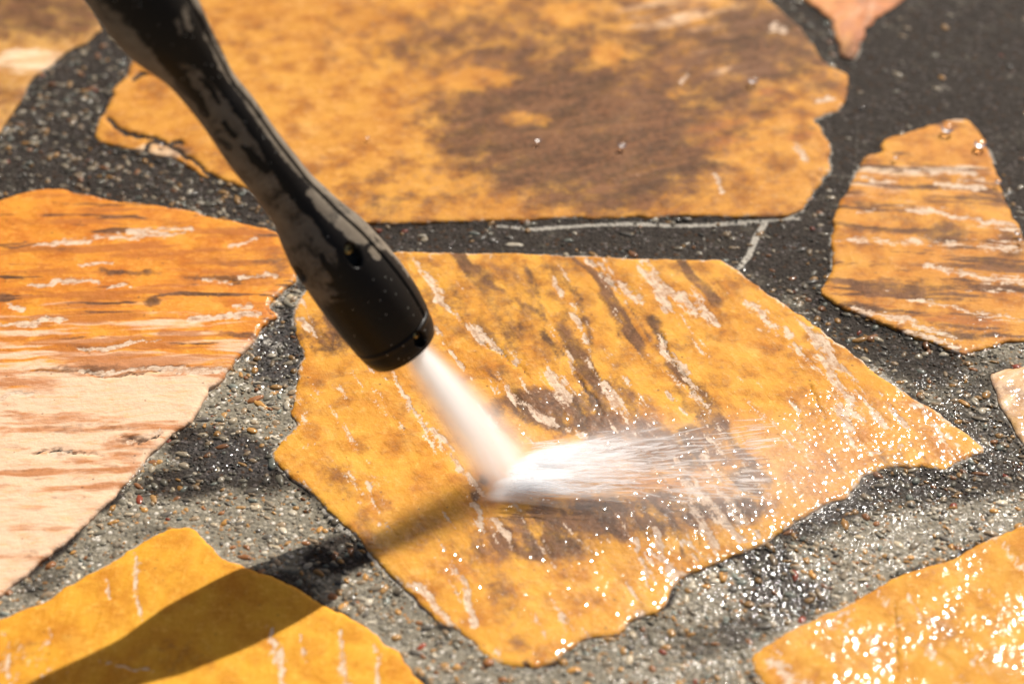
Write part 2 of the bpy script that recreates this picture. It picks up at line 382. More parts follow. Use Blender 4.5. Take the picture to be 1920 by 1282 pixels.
def grain_noise(P, ang, across, along, seed):
    c, s_ = math.cos(ang), math.sin(ang); a = P[:, 0] * c + P[:, 1] * s_; t_ = -P[:, 0] * s_ + P[:, 1] * c
    t_ = t_ + 0.004 * (fbm(P[:, 0] * 60, P[:, 1] * 60, seed + 50, 3) - 0.5)
    return fbm(t_ * across, a * along, seed, 4, 0.6)
def m_centre(A, B, U, V, P, d):
    W, Dk, Cm = A[:, 0], A[:, 1], A[:, 2]; Wet, Ck, Ru = B[:, 0], B[:, 1], B[:, 2]; Dk[:] = 0.16 + 0.16 * sstep(900, 600, V)
    S = [([(1100,487),(1129,497),(1150,530)], [8,14,9]), ([(1205,498),(1238,533),(1248,580)], [14,24,14]), ([(1256,540),(1308,572),(1338,607)], [12,18,14]),
     ([(1039,521),(1055,556)], 7), ([(1074,575),(1090,618),(1106,650)], [8,15,12]), ([(1160,537),(1194,562)], 12), ([(1238,626),(1262,673),(1297,724),(1332,767)], [8,14,12,10]),
     ([(1254,735),(1285,774)], 8), ([(1129,704),(1150,740),(1172,775)], 11), ([(1030,700),(1066,742)], 12), ([(880,612),(910,634),(953,665),(985,681)], [8,12,12,6]),
     ([(925,712),(953,739),(996,774),(1051,798),(1100,818)], [12,10,9,8,6]), ([(812,612),(844,661),(870,690)], [6,9,6]), ([(743,724),(774,774),(829,825),(880,905)], [8,10,8,8]),
     ([(1410,575),(1440,600),(1470,627)], [14,22,14]), ([(1503,607),(1543,672),(1596,769),(1625,790)], [9,14,14,6]), ([(1530,630),(1580,696),(1629,757),(1660,800)], [9,12,8,4]),
     ([(1485,648),(1520,690)], 9), ([(1576,761),(1592,806)], 10), ([(1531,712),(1550,785)], 4), ([(1222,992),(1241,1033),(1278,1080)], [6,20,16]), ([(1375,945),(1410,1006)], [18,12]),
     ([(1320,850),(1350,910),(1385,965)], 9), ([(1279,1015),(1325,1066)], 8), ([(822,1010),(842,1045),(868,1090),(889,1170)], [2.5,4,8,7]), ([(690,903),(700,930),(713,963)], [3,5,3]),
     ([(925,960),(940,990),(962,1022)], [5,8,5]), ([(893,943),(903,970),(910,1000)], [9,6,3]), ([(770,1095),(800,1112),(825,1142)], [10,6,5]), ([(1190,1007),(1217,1100)], 3.5),
     ([(713,977),(742,1002)], 4), ([(1100,640),(1110,700)], 5), ([(1240,690),(1290,720)], 7), ([(1060,640),(1075,700)], 5), ([(650,880),(690,930)], 3), ([(1050,1150),(1070,1220)], 4),
     ([(880,890),(905,925)], 9), ([(1480,720),(1500,800),(1530,860)], 5), ([(820,560),(860,600)], 6), ([(560,600),(600,630)], 6), ([(1270,860),(1300,940),(1330,1010)], 6), ([(690,690),(740,720)],4),
     ([(1620,850),(1690,840)],5), ([(1380,890),(1430,870)],5), ([(1650,740),(1700,800)],5)]
    for p, w_ in S: paint(W, U, V, p, w_, 0.93)
    blob(W, U, V, 1140, 720, 190, 120, 0.22, 35); blob(W, U, V, 1450, 820, 220, 90, 0.24, 20)
    blob(W, U, V, 1400, 960, 70, 60, 0.33); blob(W, U, V, 1560, 700, 90, 120, 0.25, -30)
    for c in [(1050,770,120,42,1.1,8),(910,520,80,30,.62,0),(1000,560,110,50,.52,20),(850,560,70,50,.5,0),(1230,835,150,44,1.0,5),(1010,1012,150,42,.85,-4),(1190,968,270,44,.95,-4),
      (640,892,60,40,.42,0),(940,625,60,45,.6,0),(610,625,60,50,.75,0),(1412,905,46,32,.95,10),(1150,770,80,80,.55,40),(1300,740,30,70,.6,-30),(780,1000,60,40,.25,0),(1090,680,140,60,.42,20),
      (880,590,90,60,.5,0),(1040,520,60,40,.5,0),(990,1245,9,5,1,0),(1280,640,30,20,.5,0),(1180,600,50,40,.35,0),(1330,820,60,40,.6,0)]: blob(Dk, U, V, *c[:4], c[4], c[5])
    for p, w_, a in [([(1082,704),(1129,774),(1150,810)], 6, .9), ([(1225,600),(1262,690),(1340,770),(1390,850),(1440,905)], 13, .8), ([(1060,520),(1085,560),(1110,640)], 9, .7), ([(1290,890),(1330,1000)], 9, .6),
      ([(905,520),(960,560),(1010,590)], 9, .8), ([(985,500),(1010,540),(1020,600)], 9, .7), ([(890,930),(905,900)], 9, .8), ([(1268,1000),(1280,1040)], 4, .8), ([(1490,870),(1530,890)], 5, .5)]: paint(Dk, U, V, p, w_, a)
    for p in [[(1085,705),(1130,776)], [(1225,870),(1300,990),(1310,1020)], [(900,640),(950,672),(990,700)], [(1240,620),(1262,675),(1300,740)], [(1520,720),(1545,790)], [(1350,880),(1400,930),(1430,925)],[(1100,486),(1125,515),(1150,538)]]: paint(Ck, U, V, p, 2.4, 0.5)
    ga = math.radians(-68)
    rg = fbm(P[:, 0] * 25, P[:, 1] * 25, 301, 3); g1 = grain_noise(P, ga, 170, 22, 310); g2 = grain_noise(P, ga, 120, 16, 320); g3 = grain_noise(P, ga, 300, 30, 330)
    Dk[:] = Dk * (0.72 + 0.45 * sstep(0.34, 0.56, grain_noise(P, ga, 260, 60, 360)))
    W[:] = W * (0.45 + 0.85 * sstep(0.35, 0.62, grain_noise(P, ga, 420, 90, 350)))
    W[:] = np.maximum(W, 0.85 * sstep(0.60, 0.74, g1) * sstep(0.46, 0.60, rg)); W[:] = np.maximum(W, 0.55 * sstep(0.60, 0.75, g3))
    Dk[:] = np.maximum(Dk, (0.45 + 0.5 * sstep(1000, 700, V) * sstep(700, 850, U)) * sstep(0.53, 0.70, g2) * sstep(0.38, 0.58, fbm(P[:, 0] * 22 + 9, P[:, 1] * 22, 340, 3)))
    Wet[:] = 0.12 + 0.62 * sstep(860, 1090, V * 0.95 + U * 0.15) + 0.15 * sstep(1000, 1400, U) * sstep(600, 800, V)
    blob(Wet, U, V, 1380, 1050, 230, 120, 1.0); blob(Wet, U, V, 1100, 800, 170, 90, 0.85); blob(Wet, U, V, 1620, 830, 220, 110, 0.9); blob(Wet, U, V, 1180, 1090, 150, 80, 1.0)
    Wet *= 1 - 0.5 * sstep(950, 1250, V) * sstep(1080, 850, U)
    rim(A, P, d, 5, 0.0026, 0.72)

def m_top(A, B, U, V, P, d):
    W, Dk, Cm = A[:, 0], A[:, 1], A[:, 2]; Wet, Ck, Ru = B[:, 0], B[:, 1], B[:, 2]
    Dk[:] = 0.22 + 0.16 * sstep(820, 1000, U) + 0.2 * sstep(250, 420, V) * sstep(1000, 800, U)
    for c in [(1080,250,290,150,1.1,8),(960,90,280,90,.72,0),(1250,150,250,130,.8,0),(1180,330,150,50,.68,0),(720,385,40,24,.75,0),(820,120,90,60,.45,0),(700,40,120,50,.4,0),(860,330,110,60,.5,0),
       (1460,330,60,30,.45,0),(1330,240,110,60,.6,0),(620,90,60,30,.35,0),(760,340,110,60,.42,0),(1420,80,150,90,.95,0),(1540,150,50,60,.6,0),(1100,20,240,40,.6,0),(430,60,60,60,.3,0)]: blob(Dk, U, V, *c[:4], c[4], c[5])
    for c in [(990,222,60,14,-.5,0),(1060,30,40,20,-.5,0),(1140,100,30,20,-.6,0),(900,150,70,20,-.5,0)]: blob(Dk, U, V, *c[:4], c[4], c[5])
    blob(Cm, U, V, 1300, 30, 190, 60, 0.45); blob(Cm, U, V, 1370, 110, 120, 70, 0.38)
    for c in [(1460,175,40,14,.7,0),(1350,250,80,40,.6,0),(1500,250,40,30,.5,0),(1380,380,120,20,.3,0)]: blob(Ru, U, V, *c[:4], c[4], c[5])
    for p in [[(200,217),(216,236),(233,248),(270,255),(310,267),(345,290),(385,320),(417,343)], [(345,268),(300,268),(280,272),(272,290)], [(250,150),(268,135)]]: paint(Ck, U, V, p, 3.6, 1.0)
    blob(Dk, U, V, 310, 285, 60, 18, 0.5); blob(Cm, U, V, 300, 285, 60, 16, 0.6)
    for p, w_ in [([(1340,330),(1355,360)], 5), ([(1490,270),(1510,300)], 8), ([(1535,190),(1560,185)], 7), ([(1450,50),(1470,52)], 8), ([(1290,140),(1278,152)], 6)]: paint(W, U, V, p, w_, 0.9)
    Wet[:] = 0.10 + 0.08 * sstep(0, 400, V)
    rim(A, P, d, 11, 0.0020, 0.6)

def m_left(A, B, U, V, P, d):
    W, Dk, Cm = A[:, 0], A[:, 1], A[:, 2]; Wet, Ck, Ru = B[:, 0], B[:, 1], B[:, 2]
    h1 = grain_noise(P, 0.03, 170, 16, 410); h2 = grain_noise(P, 0.03, 260, 22, 420); h3 = grain_noise(P, 0.03, 90, 12, 430); h4 = grain_noise(P, 0.03, 330, 28, 440)
    Cm[:] = 0.95 * sstep(-140, 190, V - (650 - 0.05 * U) + 300 * (h4 - 0.5) + 60 * (h3 - 0.5)) + 0.1
    Ru[:] = 0.55 * sstep(0.50, 0.70, h1) * (1 - 0.25 * Cm) + 0.30; Dk[:] = 0.75 * sstep(0.60, 0.74, h2) * sstep(760, 560, V) + 0.35 * sstep(0.62, 0.75, h2)
    S = [([(62,460),(130,452),(200,447),(270,440),(345,438)], [3,7,6,7,3]), ([(58,536),(110,530),(185,528)], [3,6,3]), ([(0,612),(60,605),(128,598)], [5,8,3]), ([(150,655),(230,648),(300,640)], [3,6,3]),
     ([(355,598),(430,592),(490,588)], 6), ([(430,458),(485,450)], 4), ([(448,518),(520,515)], 4), ([(20,572),(48,576)], 7), ([(380,525),(430,528)], 4), ([(150,500),(210,495)],3), ([(240,430),(360,428)], 4),
     ([(200,540),(250,536)], 3), ([(150,700),(330,692),(420,690)], 4), ([(100,850),(135,845)], 9), ([(0,740),(60,735)], 5), ([(440,575),(470,572)], 7), ([(300,700),(430,690)], 6), ([(240,830),(300,810)], 4)]
    for p, w_ in S: paint(W, U, V, p, w_, 0.92)
    for c in [(330,480,190,16,.62,-2),(430,520,140,24,.65,0),(260,640,160,16,.85,-3),(460,630,80,14,.75,0),(230,690,140,20,.8,-2),(60,480,90,40,.35,0),(330,420,160,14,.5,3),(110,515,130,10,.6,0),(240,835,60,26,.75,0),
      (200,860,90,18,.6,0),(400,560,150,16,.5,0),(120,640,150,14,.6,0),(60,730,60,20,.45,0),(450,470,120,14,.7,0)]: blob(Ru, U, V, *c[:4], c[4], c[5])
    for c in [(430,520,90,7,.8,-2),(240,512,70,6,.8,0),(285,567,18,9,.9,0),(460,628,70,6,.85,0),(190,650,60,7,.6,0),(250,825,32,10,.7,0),(110,468,40,3,.5,0),(160,690,130,4,.55,-2),(300,690,110,4,.65,-2),(480,490,80,8,.6,0),(540,500,40,40,.5,0)]: blob(Dk, U, V, *c[:4], c[4], c[5])
    for p in [[(500,577),(523,598)], [(160,656),(165,662)], [(225,815),(262,832),(300,815)], [(60,852),(110,842),(190,850)], [(160,702),(230,706),(300,698)]]: paint(Ck, U, V, p, 1.8, 0.6)
    Wet[:] = 0.26 + 0.4 * sstep(380, 560, U) * sstep(420, 520, V) * sstep(700, 640, V)
    rim(A, P, d, 19, 0.0018, 0.55)

def m_near(A, B, U, V, P, d):
    W, Dk, Cm = A[:, 0], A[:, 1], A[:, 2]; Wet, Ck, Ru = B[:, 0], B[:, 1], B[:, 2]
    for p, w_ in [([(250,1035),(257,1090),(262,1160)], [8,6,4]), ([(505,1170),(520,1230),(535,1300)], [8,16,12]), ([(635,1180),(650,1290)], [6,10]), ([(700,1210),(710,1290)], 9), ([(95,1180),(85,1240)], 5),
       ([(10,1190),(20,1280)], 7), ([(200,1080),(205,1120)], 4), ([(560,1190),(575,1240)], 5), ([(180,1240),(300,1262)],3)]: paint(W, U, V, p, w_, 0.72)
    blob(W, U, V, 40, 1250, 90, 60, .34); blob(Dk, U, V, 40, 1235, 70, 40, .32); blob(Cm, U, V, 620, 1220, 160, 60, .25)
    blob(Dk, U, V, 330, 1230, 90, 40, .28); blob(Ru, U, V, 400, 1130, 90, 40, .2)
    Wet[:] = 0.16
    rim(A, P, d, 23, 0.0016, 0.35)

def m_right(A, B, U, V, P, d):
    W, Dk, Cm = A[:, 0], A[:, 1], A[:, 2]; Wet, Ck, Ru = B[:, 0], B[:, 1], B[:, 2]
    h1 = grain_noise(P, -0.12, 150, 14, 510); h2 = grain_noise(P, -0.12, 220, 18, 520)
    Cm[:] = 0.36 * sstep(410, 350, V) * sstep(285, 310, V) + 0.3 * sstep(0.5, 0.7, h1)
    Dk[:] = 0.28 + 0.6 * sstep(0.52, 0.68, h2); W[:] = 0.6 * sstep(0.58, 0.72, h1)
    for p, w_ in [([(1700,320),(1760,318),(1840,330)], 7), ([(1755,345),(1800,348),(1845,352)], [7,9,6]), ([(1700,396),(1760,402),(1830,412),(1905,418)], [3,5,5,4]), ([(1605,398),(1640,395)], 4), ([(1740,500),(1840,520),(1920,528)], [6,10,8]),
      ([(1600,578),(1700,600),(1800,640)], 7), ([(1700,560),(1800,580),(1900,600)], 5), ([(1620,335),(1680,340)],5), ([(1700,620),(1790,650)],9)]: paint(W, U, V, p, w_, 0.8)
    for c in [(1770,438,50,20,.85,-8),(1900,450,30,50,.7,0),(1760,330,110,14,.5,3),(1670,525,30,8,.7,0),(1780,535,120,12,.6,4),(1840,590,70,10,.4,0),(1800,380,100,14,.45,4),(1840,245,30,14,.4,0)]: blob(Dk, U, V, *c[:4], c[4], c[5])
    for c in [(1760,590,160,20,.6,8),(1650,550,100,14,.45,5),(1880,500,70,20,.4,0)]: blob(Ru, U, V, *c[:4], c[4], c[5])
    Wet[:] = 0.14 + 0.35 * sstep(560, 660, V)
    rim(A, P, d, 29, 0.0016, 0.45)

def m_corner(A, B, U, V, P, d):
    W, Dk, Cm = A[:, 0], A[:, 1], A[:, 2]; Wet, Ck, Ru = B[:, 0], B[:, 1], B[:, 2]
    for p, w_ in [([(1450,1238),(1480,1270),(1520,1300)], [14,22,24]), ([(1540,1175),(1600,1140)], 6), ([(1700,1110),(1740,1180)], 5)]: paint(W, U, V, p, w_, 0.72)
    blob(Ru, U, V, 1500, 1260, 50, 30, .6); paint(Ck, U, V, [(1676,1130),(1682,1200),(1678,1290)], 2.2, 0.55)
    blob(Dk, U, V, 1800, 1180, 90, 60, .32)
    blob(Cm, U, V, 1560, 1210, 70, 24, .3)
    Wet[:] = 0.10 + 0.70 * sstep(0.36, 0.6, fbm(P[:, 0] * 30, P[:, 1] * 30, 610, 3)); W[:] = np.maximum(W, 0.55 * sstep(0.55, 0.7, grain_noise(P, -1.1, 150, 20, 620)))
    rim(A, P, d, 37, 0.0016, 0.5)

def m_far_left(A, B, U, V, P, d):
    Cm = A[:, 2]; blob(Cm, U, V, 60, 115, 110, 26, .62); blob(A[:, 1], U, V, 60, 20, 220, 60, .88); blob(A[:, 1], U, V, 10, 200, 60, 50, .45)  # darker along its far side, with a paler band nearer
    blob(B[:, 2], U, V, 40, 190, 70, 50, .5); B[:, 0] = 0.12
def m_far_right(A, B, U, V, P, d):
    blob(A[:, 2], U, V, 1600, 30, 90, 40, .35); blob(B[:, 2], U, V, 1580, 70, 60, 40, .6); A[:, 1] = 0.3 + 0.5 * sstep(50, 100, V); B[:, 0] = 0.12
def m_edge(A, B, U, V, P, d):
    A[:, 2] = 0.5; A[:, 1] = 0.35; A[:, 0] = 0.25; B[:, 0] = 0.75

YEL, ORG = (0.62, 0.305, 0.040), (0.52, 0.215, 0.022)
build_stone('centre', stone_mat('ochre_stone', YEL, ORG, math.radians(-26)), 'largest sunlit ochre stone under the spray, scratched with pale streaks', m_centre, seed=3)
build_stone('top', stone_mat('stained_stone', (0.56, 0.262, 0.040), (0.44, 0.175, 0.022), 1.2, speck=0.3), 'big ochre stone behind the nozzle with a large dark brown stain', m_top, seed=13, step=0.0012)
build_stone('left', stone_mat('banded_stone', (0.62, 0.255, 0.026), (0.52, 0.170, 0.016), math.pi / 2 - 0.05, cream=(0.66, 0.44, 0.29)), 'left stone banded orange above and pale cream below', m_left, seed=23, relief=0.0008, top=0.0027, edge=0.0009)
build_stone('near', stone_mat('smooth_yellow_stone', (0.64, 0.315, 0.026), (0.58, 0.25, 0.016), 0.1, speck=0.3), 'smooth yellow stone crossed by the dark shadow of the lance', m_near, seed=33, relief=0.0005)
build_stone('right', stone_mat('streaked_stone', (0.56, 0.265, 0.042), (0.47, 0.180, 0.024), math.pi / 2 + 0.12, speck=0.3), 'ochre stone with level tan streaks, narrow at its far end', m_right, seed=43, step=0.0011)
build_stone('corner', stone_mat('wet_yellow_stone', (0.60, 0.30, 0.042), (0.53, 0.235, 0.024), 0.5, speck=0.2, film=(400.0, 0.25)), 'dripping wet yellow stone full of sun glints in the near right corner', m_corner, seed=53, relief=0.0009)
build_stone('far_left', stone_mat('brown_stone', (0.50, 0.27, 0.07), (0.40, 0.19, 0.04), math.pi / 2, speck=0.2), 'blurred brown stone with a pale band in the far left corner', m_far_left, seed=63, step=0.0014)
build_stone('far_right', stone_mat('pink_stone', (0.58, 0.29, 0.10), (0.52, 0.20, 0.08), 0.3, speck=0.2, rust=(0.42, 0.17, 0.09)), 'small pinkish stone tip pointing into the dark mortar, farthest of all', m_far_right, seed=73, step=0.0014)
build_stone('edge', stone_mat('tan_stone', (0.50, 0.30, 0.12), (0.44, 0.22, 0.08), 0.8, speck=0.2), 'dull tan wet stone cut off by the right edge', m_edge, seed=83, step=0.0012)

# ---------------------------------------------------------------- mortar bed, one sheet out to the distance
def axis_coords(lo, hi, step, far):
    mid = np.arange(lo, hi, step); g = []; s = step; x = 0
    while x < far: s *= 1.25; x += s; g.append(x)
    g = np.array(g); return np.concatenate([lo - g[::-1], mid, mid[-1] + g])
gx = axis_coords(-0.31, 0.31, 0.0013, 12); gy = axis_coords(-0.23, 0.33, 0.0013, 12)
X, Y = np.meshgrid(gx, gy, indexing='ij'); X = X.ravel(); Y = Y.ravel(); nx, ny = len(gx), len(gy)
Z = 0.0009 * (fbm(X * 30, Y * 30, 91, 3) - 0.5) + 0.0009 * (fbm(X * 260, Y * 260, 95, 4, 0.65) - 0.5)
far = (np.abs(X) > 0.5) | (np.abs(Y) > 0.55); Z[far] = 0
U, V = proj(np.column_stack([X, Y, Z])); U[far] = -9999
Dk = np.zeros(len(X)); Lm = np.zeros(len(X)); Wt = np.full(len(X), 0.35)
Dk += 0.95 * sstep(530, 480, V - 0.015 * U) * 1.0                             # soaked mortar far off
for c in [(430,860,130,52,1.3,18),(340,905,90,34,1.0,0),(540,650,60,90,1.3,25),(640,1040,80,34,1.3,-15),(545,1100,60,34,.85,10),(300,1000,60,20,.5,0),(80,1090,60,24,.55,-25),  # soaked patches, plus jet and lance shadow painted beside the near stone
   (1440,1060,44,66,1.3,-25),(1480,1120,90,40,1.0,0),(1360,1190,130,34,.72,-12),(1800,900,250,46,.85,-8),(1560,960,140,34,.85,-25),(1650,610,230,90,.95,32),(1500,480,120,90,1.0,0),(1850,790,110,130,.75,30),
   (1250,1190,90,26,.5,0),(590,560,60,60,.75,0),(250,300,400,160,1,0)]: blob(Dk, U, V, *c[:4], c[4], c[5])
for c in [(520,760,60,44,-.7,0),(550,560,26,14,-.5,0)]: blob(Dk, U, V, *c[:4], c[4], c[5])
for p, w_, a in [([(1435,418),(1415,450),(1404,480),(1385,503)], [5,6,5,4], 1.3), ([(930,424),(1000,430),(1080,424),(1180,420),(1280,424),(1400,418),(1500,410)], [2,4,3,4,4,4,3], .9), ([(1320,440),(1324,480)], 2, .5),
   ([(608,958),(640,990),(660,1003)], 5, 1), ([(692,1040),(735,1085),(770,1118),(800,1150)], 5, 1), ([(500,640),(525,650),(515,660)], 9, .75), ([(1460,590),(1540,585)], 2.5, .7), ([(1640,690),(1700,745),(1770,790),(1830,845)], 6, .7),
   ([(1610,240),(1600,330),(1560,330)], 4, .45), ([(1600,300),(1650,290)], 5, .4), ([(0,1150),(60,1125),(150,1080)], 5, .4), ([(180,1030),(200,1025)], 9, .6), ([(720,1120),(760,1140)], 9, .3), ([(850,1200),(900,1245),(960,1265),(1040,1255),(1090,1220)], 5, .6)]: paint(Lm, U, V, p, w_, a)
Wt[:] = 0.30 + 0.28 * sstep(900, 1500, U) * sstep(600, 800, V); Wt *= 1 - 0.75 * sstep(420, 300, V) * sstep(1200, 1500, U)
blob(Wt, U, V, 540, 660, 90, 100, 1.0); blob(Wt, U, V, 430, 860, 120, 50, 0.8); blob(Wt, U, V, 1440, 1090, 140, 80, 1.0)
I, J = np.meshgrid(np.arange(nx - 1), np.arange(ny - 1), indexing='ij'); I = I.ravel(); J = J.ravel()
quads = np.stack([I * ny + J, (I + 1) * ny + J, (I + 1) * ny + J + 1, I * ny + J + 1], 1)
MP = np.column_stack([X, Y]); near_i = np.flatnonzero(~far & (np.abs(X) < 0.3))
dm = np.full(len(X), 0.006)
for poly in POLY.values():
    sel = near_i[(X[near_i] > poly[:, 0].min() - .006) & (X[near_i] < poly[:, 0].max() + .006) & (Y[near_i] > poly[:, 1].min() - .006) & (Y[near_i] < poly[:, 1].max() + .006)]
    dd_, _ = boundary_dist(MP[sel], poly, 0.006); dm[sel] = np.minimum(dm[sel], dd_)
nn_ = fbm(X * 38, Y * 38, 77, 3)
Lm = np.maximum(Lm, 0.75 * np.clip(1 - dm / 0.0028, 0, 1) * sstep(0.47, 0.62, nn_)); Dk = np.maximum(Dk, 1.0 * np.clip(1.2 - dm / 0.0035, 0, 1) * sstep(0.50, 0.36, nn_)); blob(Dk, U, V, 1440, 1065, 40, 66, 1.5, -25); blob(Dk, U, V, 430, 858, 110, 40, 1.4, 14)
Dk = np.clip(Dk + 0.5 * (fbm(X * 55, Y * 55, 78, 4, 0.6) - 0.5), 0, 1.1)
Dk[far] = 0.35 + 0.4 * (fbm(X[far] * 3, Y[far] * 3, 79, 3) - 0.5)
Z = Z + 0.0006 * np.clip(1 - dm / 0.004, 0, 1)
me = new_mesh('ground', np.column_stack([X, Y, Z]), quads)
add_col(me, 'mask_a', np.column_stack([Wt, Lm, np.clip(Dk, 0, 1.1)])); add_col(me, 'mask_b', np.zeros((len(X), 3)))
gr = link('ground', me, ground_mat()); gr['kind'] = 'structure'; gr['label'] = 'grey mortar bed between the stones, soaked dark in places'
GX, GY, GZ = gx, gy, Z.reshape(nx, ny)
DKG = Dk.reshape(nx, ny)

# ---------------------------------------------------------------- gravel set in the mortar
def ico():
    t = (1 + 5 ** .5) / 2
    v = np.array([(-1,t,0),(1,t,0),(-1,-t,0),(1,-t,0),(0,-1,t),(0,1,t),(0,-1,-t),(0,1,-t),(t,0,-1),(t,0,1),(-t,0,-1),(-t,0,1)], float)
    f = [(0,11,5),(0,5,1),(0,1,7),(0,7,10),(0,10,11),(1,5,9),(5,11,4),(11,10,2),(10,7,6),(7,1,8),(3,9,4),(3,4,2),(3,2,6),(3,6,8),(3,8,9),(4,9,5),(2,4,11),(6,2,10),(8,6,7),(9,8,1)]
    v /= np.linalg.norm(v[0]); v = list(map(tuple, v)); mid = {}; nf = []
    def m(a, b):
        k = (min(a, b), max(a, b))
        if k not in mid:
            p = (np.array(v[a]) + np.array(v[b])) / 2; v.append(tuple(p / np.linalg.norm(p))); mid[k] = len(v) - 1
        return mid[k]
    for a, b, c in f:
        x, y, z = m(a, b), m(b, c), m(c, a); nf += [(a, x, z), (b, y, x), (c, z, y), (x, y, z)]
    return np.array(v), np.array(nf)
IV, IF = ico()
NP = 19000
px = rng.uniform(-0.30, 0.30, NP * 4); py = rng.uniform(-0.225, 0.33, NP * 4)
keep = np.ones(len(px), bool)
for k, poly in POLY.items():
    sel = keep & (px > poly[:, 0].min() - .004) & (px < poly[:, 0].max() + .004) & (py > poly[:, 1].min() - .004) & (py < poly[:, 1].max() + .004)
    ids = np.flatnonzero(sel); keep[ids[inside(px[ids], py[ids], poly)]] = False
thin = proj(np.column_stack([px, py, px * 0])); keep &= ~((thin[1] < 520) & (thin[0] > 560) & (rng.random(len(px)) < 0.6))
keep &= ~((thin[0] > 1560) & (thin[1] < 330) & (rng.random(len(px)) < 0.85))
px, py = px[keep][:NP], py[keep][:NP]; NP = len(px)
size = 0.00036 + 0.0020 * rng.random(NP) ** 6.0
TINT = np.array([(0.42,0.25,0.10),(0.50,0.27,0.08),(0.48,0.42,0.33),(0.58,0.54,0.47),(0.30,0.13,0.05),(0.20,0.19,0.16),(0.34,0.26,0.18),(0.14,0.13,0.12),(0.24,0.21,0.17),(0.30,0.06,0.03),(0.22,0.25,0.24)])
prob = np.array([10,7,12,7,7,18,13,14,14,1.5,6]); prob = prob / prob.sum()
ti = rng.choice(len(TINT), NP, p=prob)
co = []; tint = []
rv = rng.normal(0, 1, (NP, 3)); rot = rng.uniform(0, 2 * math.pi, NP)
gi = np.clip(np.searchsorted(GX, px), 0, nx - 1); gj = np.clip(np.searchsorted(GY, py), 0, ny - 1); gz = GZ[gi, gj]; gd = np.clip(DKG[gi, gj], 0, 1)
for i in range(NP):
    s = size[i]; v = IV * (1 + 0.16 * np.sin(IV @ rv[i] * 3.1 + i)[:, None]) * np.array([s * (1.0 + 0.5 * abs(rv[i, 0])), s * 0.85, s * (0.55 if s > .0012 else .8)])
    c, sn = math.cos(rot[i]), math.sin(rot[i]); x = v[:, 0] * c - v[:, 1] * sn; y = v[:, 0] * sn + v[:, 1] * c
    co.append(np.column_stack([x + px[i], y + py[i], v[:, 2] + gz[i] - s * 0.22]))
    tc = TINT[ti[i]] * np.array([1.0, 0.93, 0.80]) * (0.8 + 0.4 * rng.random()); wet_shaded = 0.08 if (s < 0.0009) else 0.5
    tint.append(np.tile(tc * (1 - gd[i] * (1 - wet_shaded)), (len(IV), 1)))
co = np.concatenate(co); tint = np.concatenate(tint)
fc = (IF[None] + (np.arange(NP) * len(IV))[:, None, None]).reshape(-1, 3)
me = new_mesh('gravel', co, fc); add_col(me, 'tint', tint)
g = link('gravel', me, gravel_mat()); tag(g, 'mixed tan grey and white grit bedded in the mortar joints', kind='stuff')

# ---------------------------------------------------------------- pressure washer lance
P0 = ground(918, 915)
im = np.array([163.0, 255.0]); im /= np.linalg.norm(im); AT = math.radians(27)
AX = math.cos(AT) * (CR * im[0] - CU * im[1]) + math.sin(AT) * CW           # towards the paving
SIDE = CR * im[1] + CU * im[0]; SIDE /= np.linalg.norm(SIDE)
NRM = np.cross(AX, SIDE); NRM /= np.linalg.norm(NRM)
def on_plane(u, v):
    d = ray(u, v); return CAM + d * (((P0 - CAM) @ NRM) / (d @ NRM))
ST = [(60,-340,190),(110,-240,200),(170,-150,198),(232,-57,188),(307,56,166),(359,119,124),(393,168,106),(427,211,107),(478,284,109),(510,324,108),(538,360,109),(565,392,119),(590,428,142),(612,457,159),
      (639,490,166),(668,527,172),(690,556,172),(713,589,168),(730,614,161)]
CAPST = [(730.3,614.4,152),(731.5,616.2,157),(738,626,156),(746,638,151),(752,647,142),(756,653,128),(757.5,655,108)]
def stations(L):
    c = np.array([on_plane(u, v) for u, v, _ in L]); dep = (c - CAM) @ CW
    return c, np.array([wd for *_, wd in L]) / 2 * dep / FPX
def resample(c, r, n):
    s = np.concatenate([[0], np.cumsum(np.linalg.norm(np.diff(c, axis=0), axis=1))]); q = np.linspace(0, s[-1], n)
    def hermite(y):
        m = np.gradient(y, s); i = np.clip(np.searchsorted(s, q, side='right') - 1, 0, len(s) - 2); h = s[i + 1] - s[i]; t = (q - s[i]) / h
        return (2*t**3-3*t**2+1)*y[i] + (t**3-2*t**2+t)*h*m[i] + (-2*t**3+3*t**2)*y[i+1] + (t**3-t**2)*h*m[i+1]
    return np.column_stack([hermite(c[:, k]) for k in range(3)]), hermite(r), q
def loft(c, r, nseg):
    tg = np.gradient(c, axis=0); tg /= np.linalg.norm(tg, axis=1)[:, None]
    e1 = SIDE - tg * (tg @ SIDE)[:, None]; e1 /= np.linalg.norm(e1, axis=1)[:, None]; e2 = np.cross(e1, tg)
    if (e2[0] @ CW) > 0: e2 = -e2
    ph = np.linspace(0, 2 * math.pi, nseg, endpoint=False)
    nrm = e2[:, None] * np.cos(ph)[None, :, None] + e1[:, None] * np.sin(ph)[None, :, None]
    return c[:, None] + nrm * r[:, None, None] if r.ndim == 1 else c[:, None] + nrm * r[..., None], nrm, ph, tg
def grid_faces(n, m, flip=False):
    i, j = np.meshgrid(np.arange(n - 1), np.arange(m), indexing='ij'); i = i.ravel(); j = j.ravel(); k = (j + 1) % m
    f = np.stack([i * m + j, i * m + k, (i + 1) * m + k, (i + 1) * m + j], 1)
    return f[:, ::-1] if flip else f

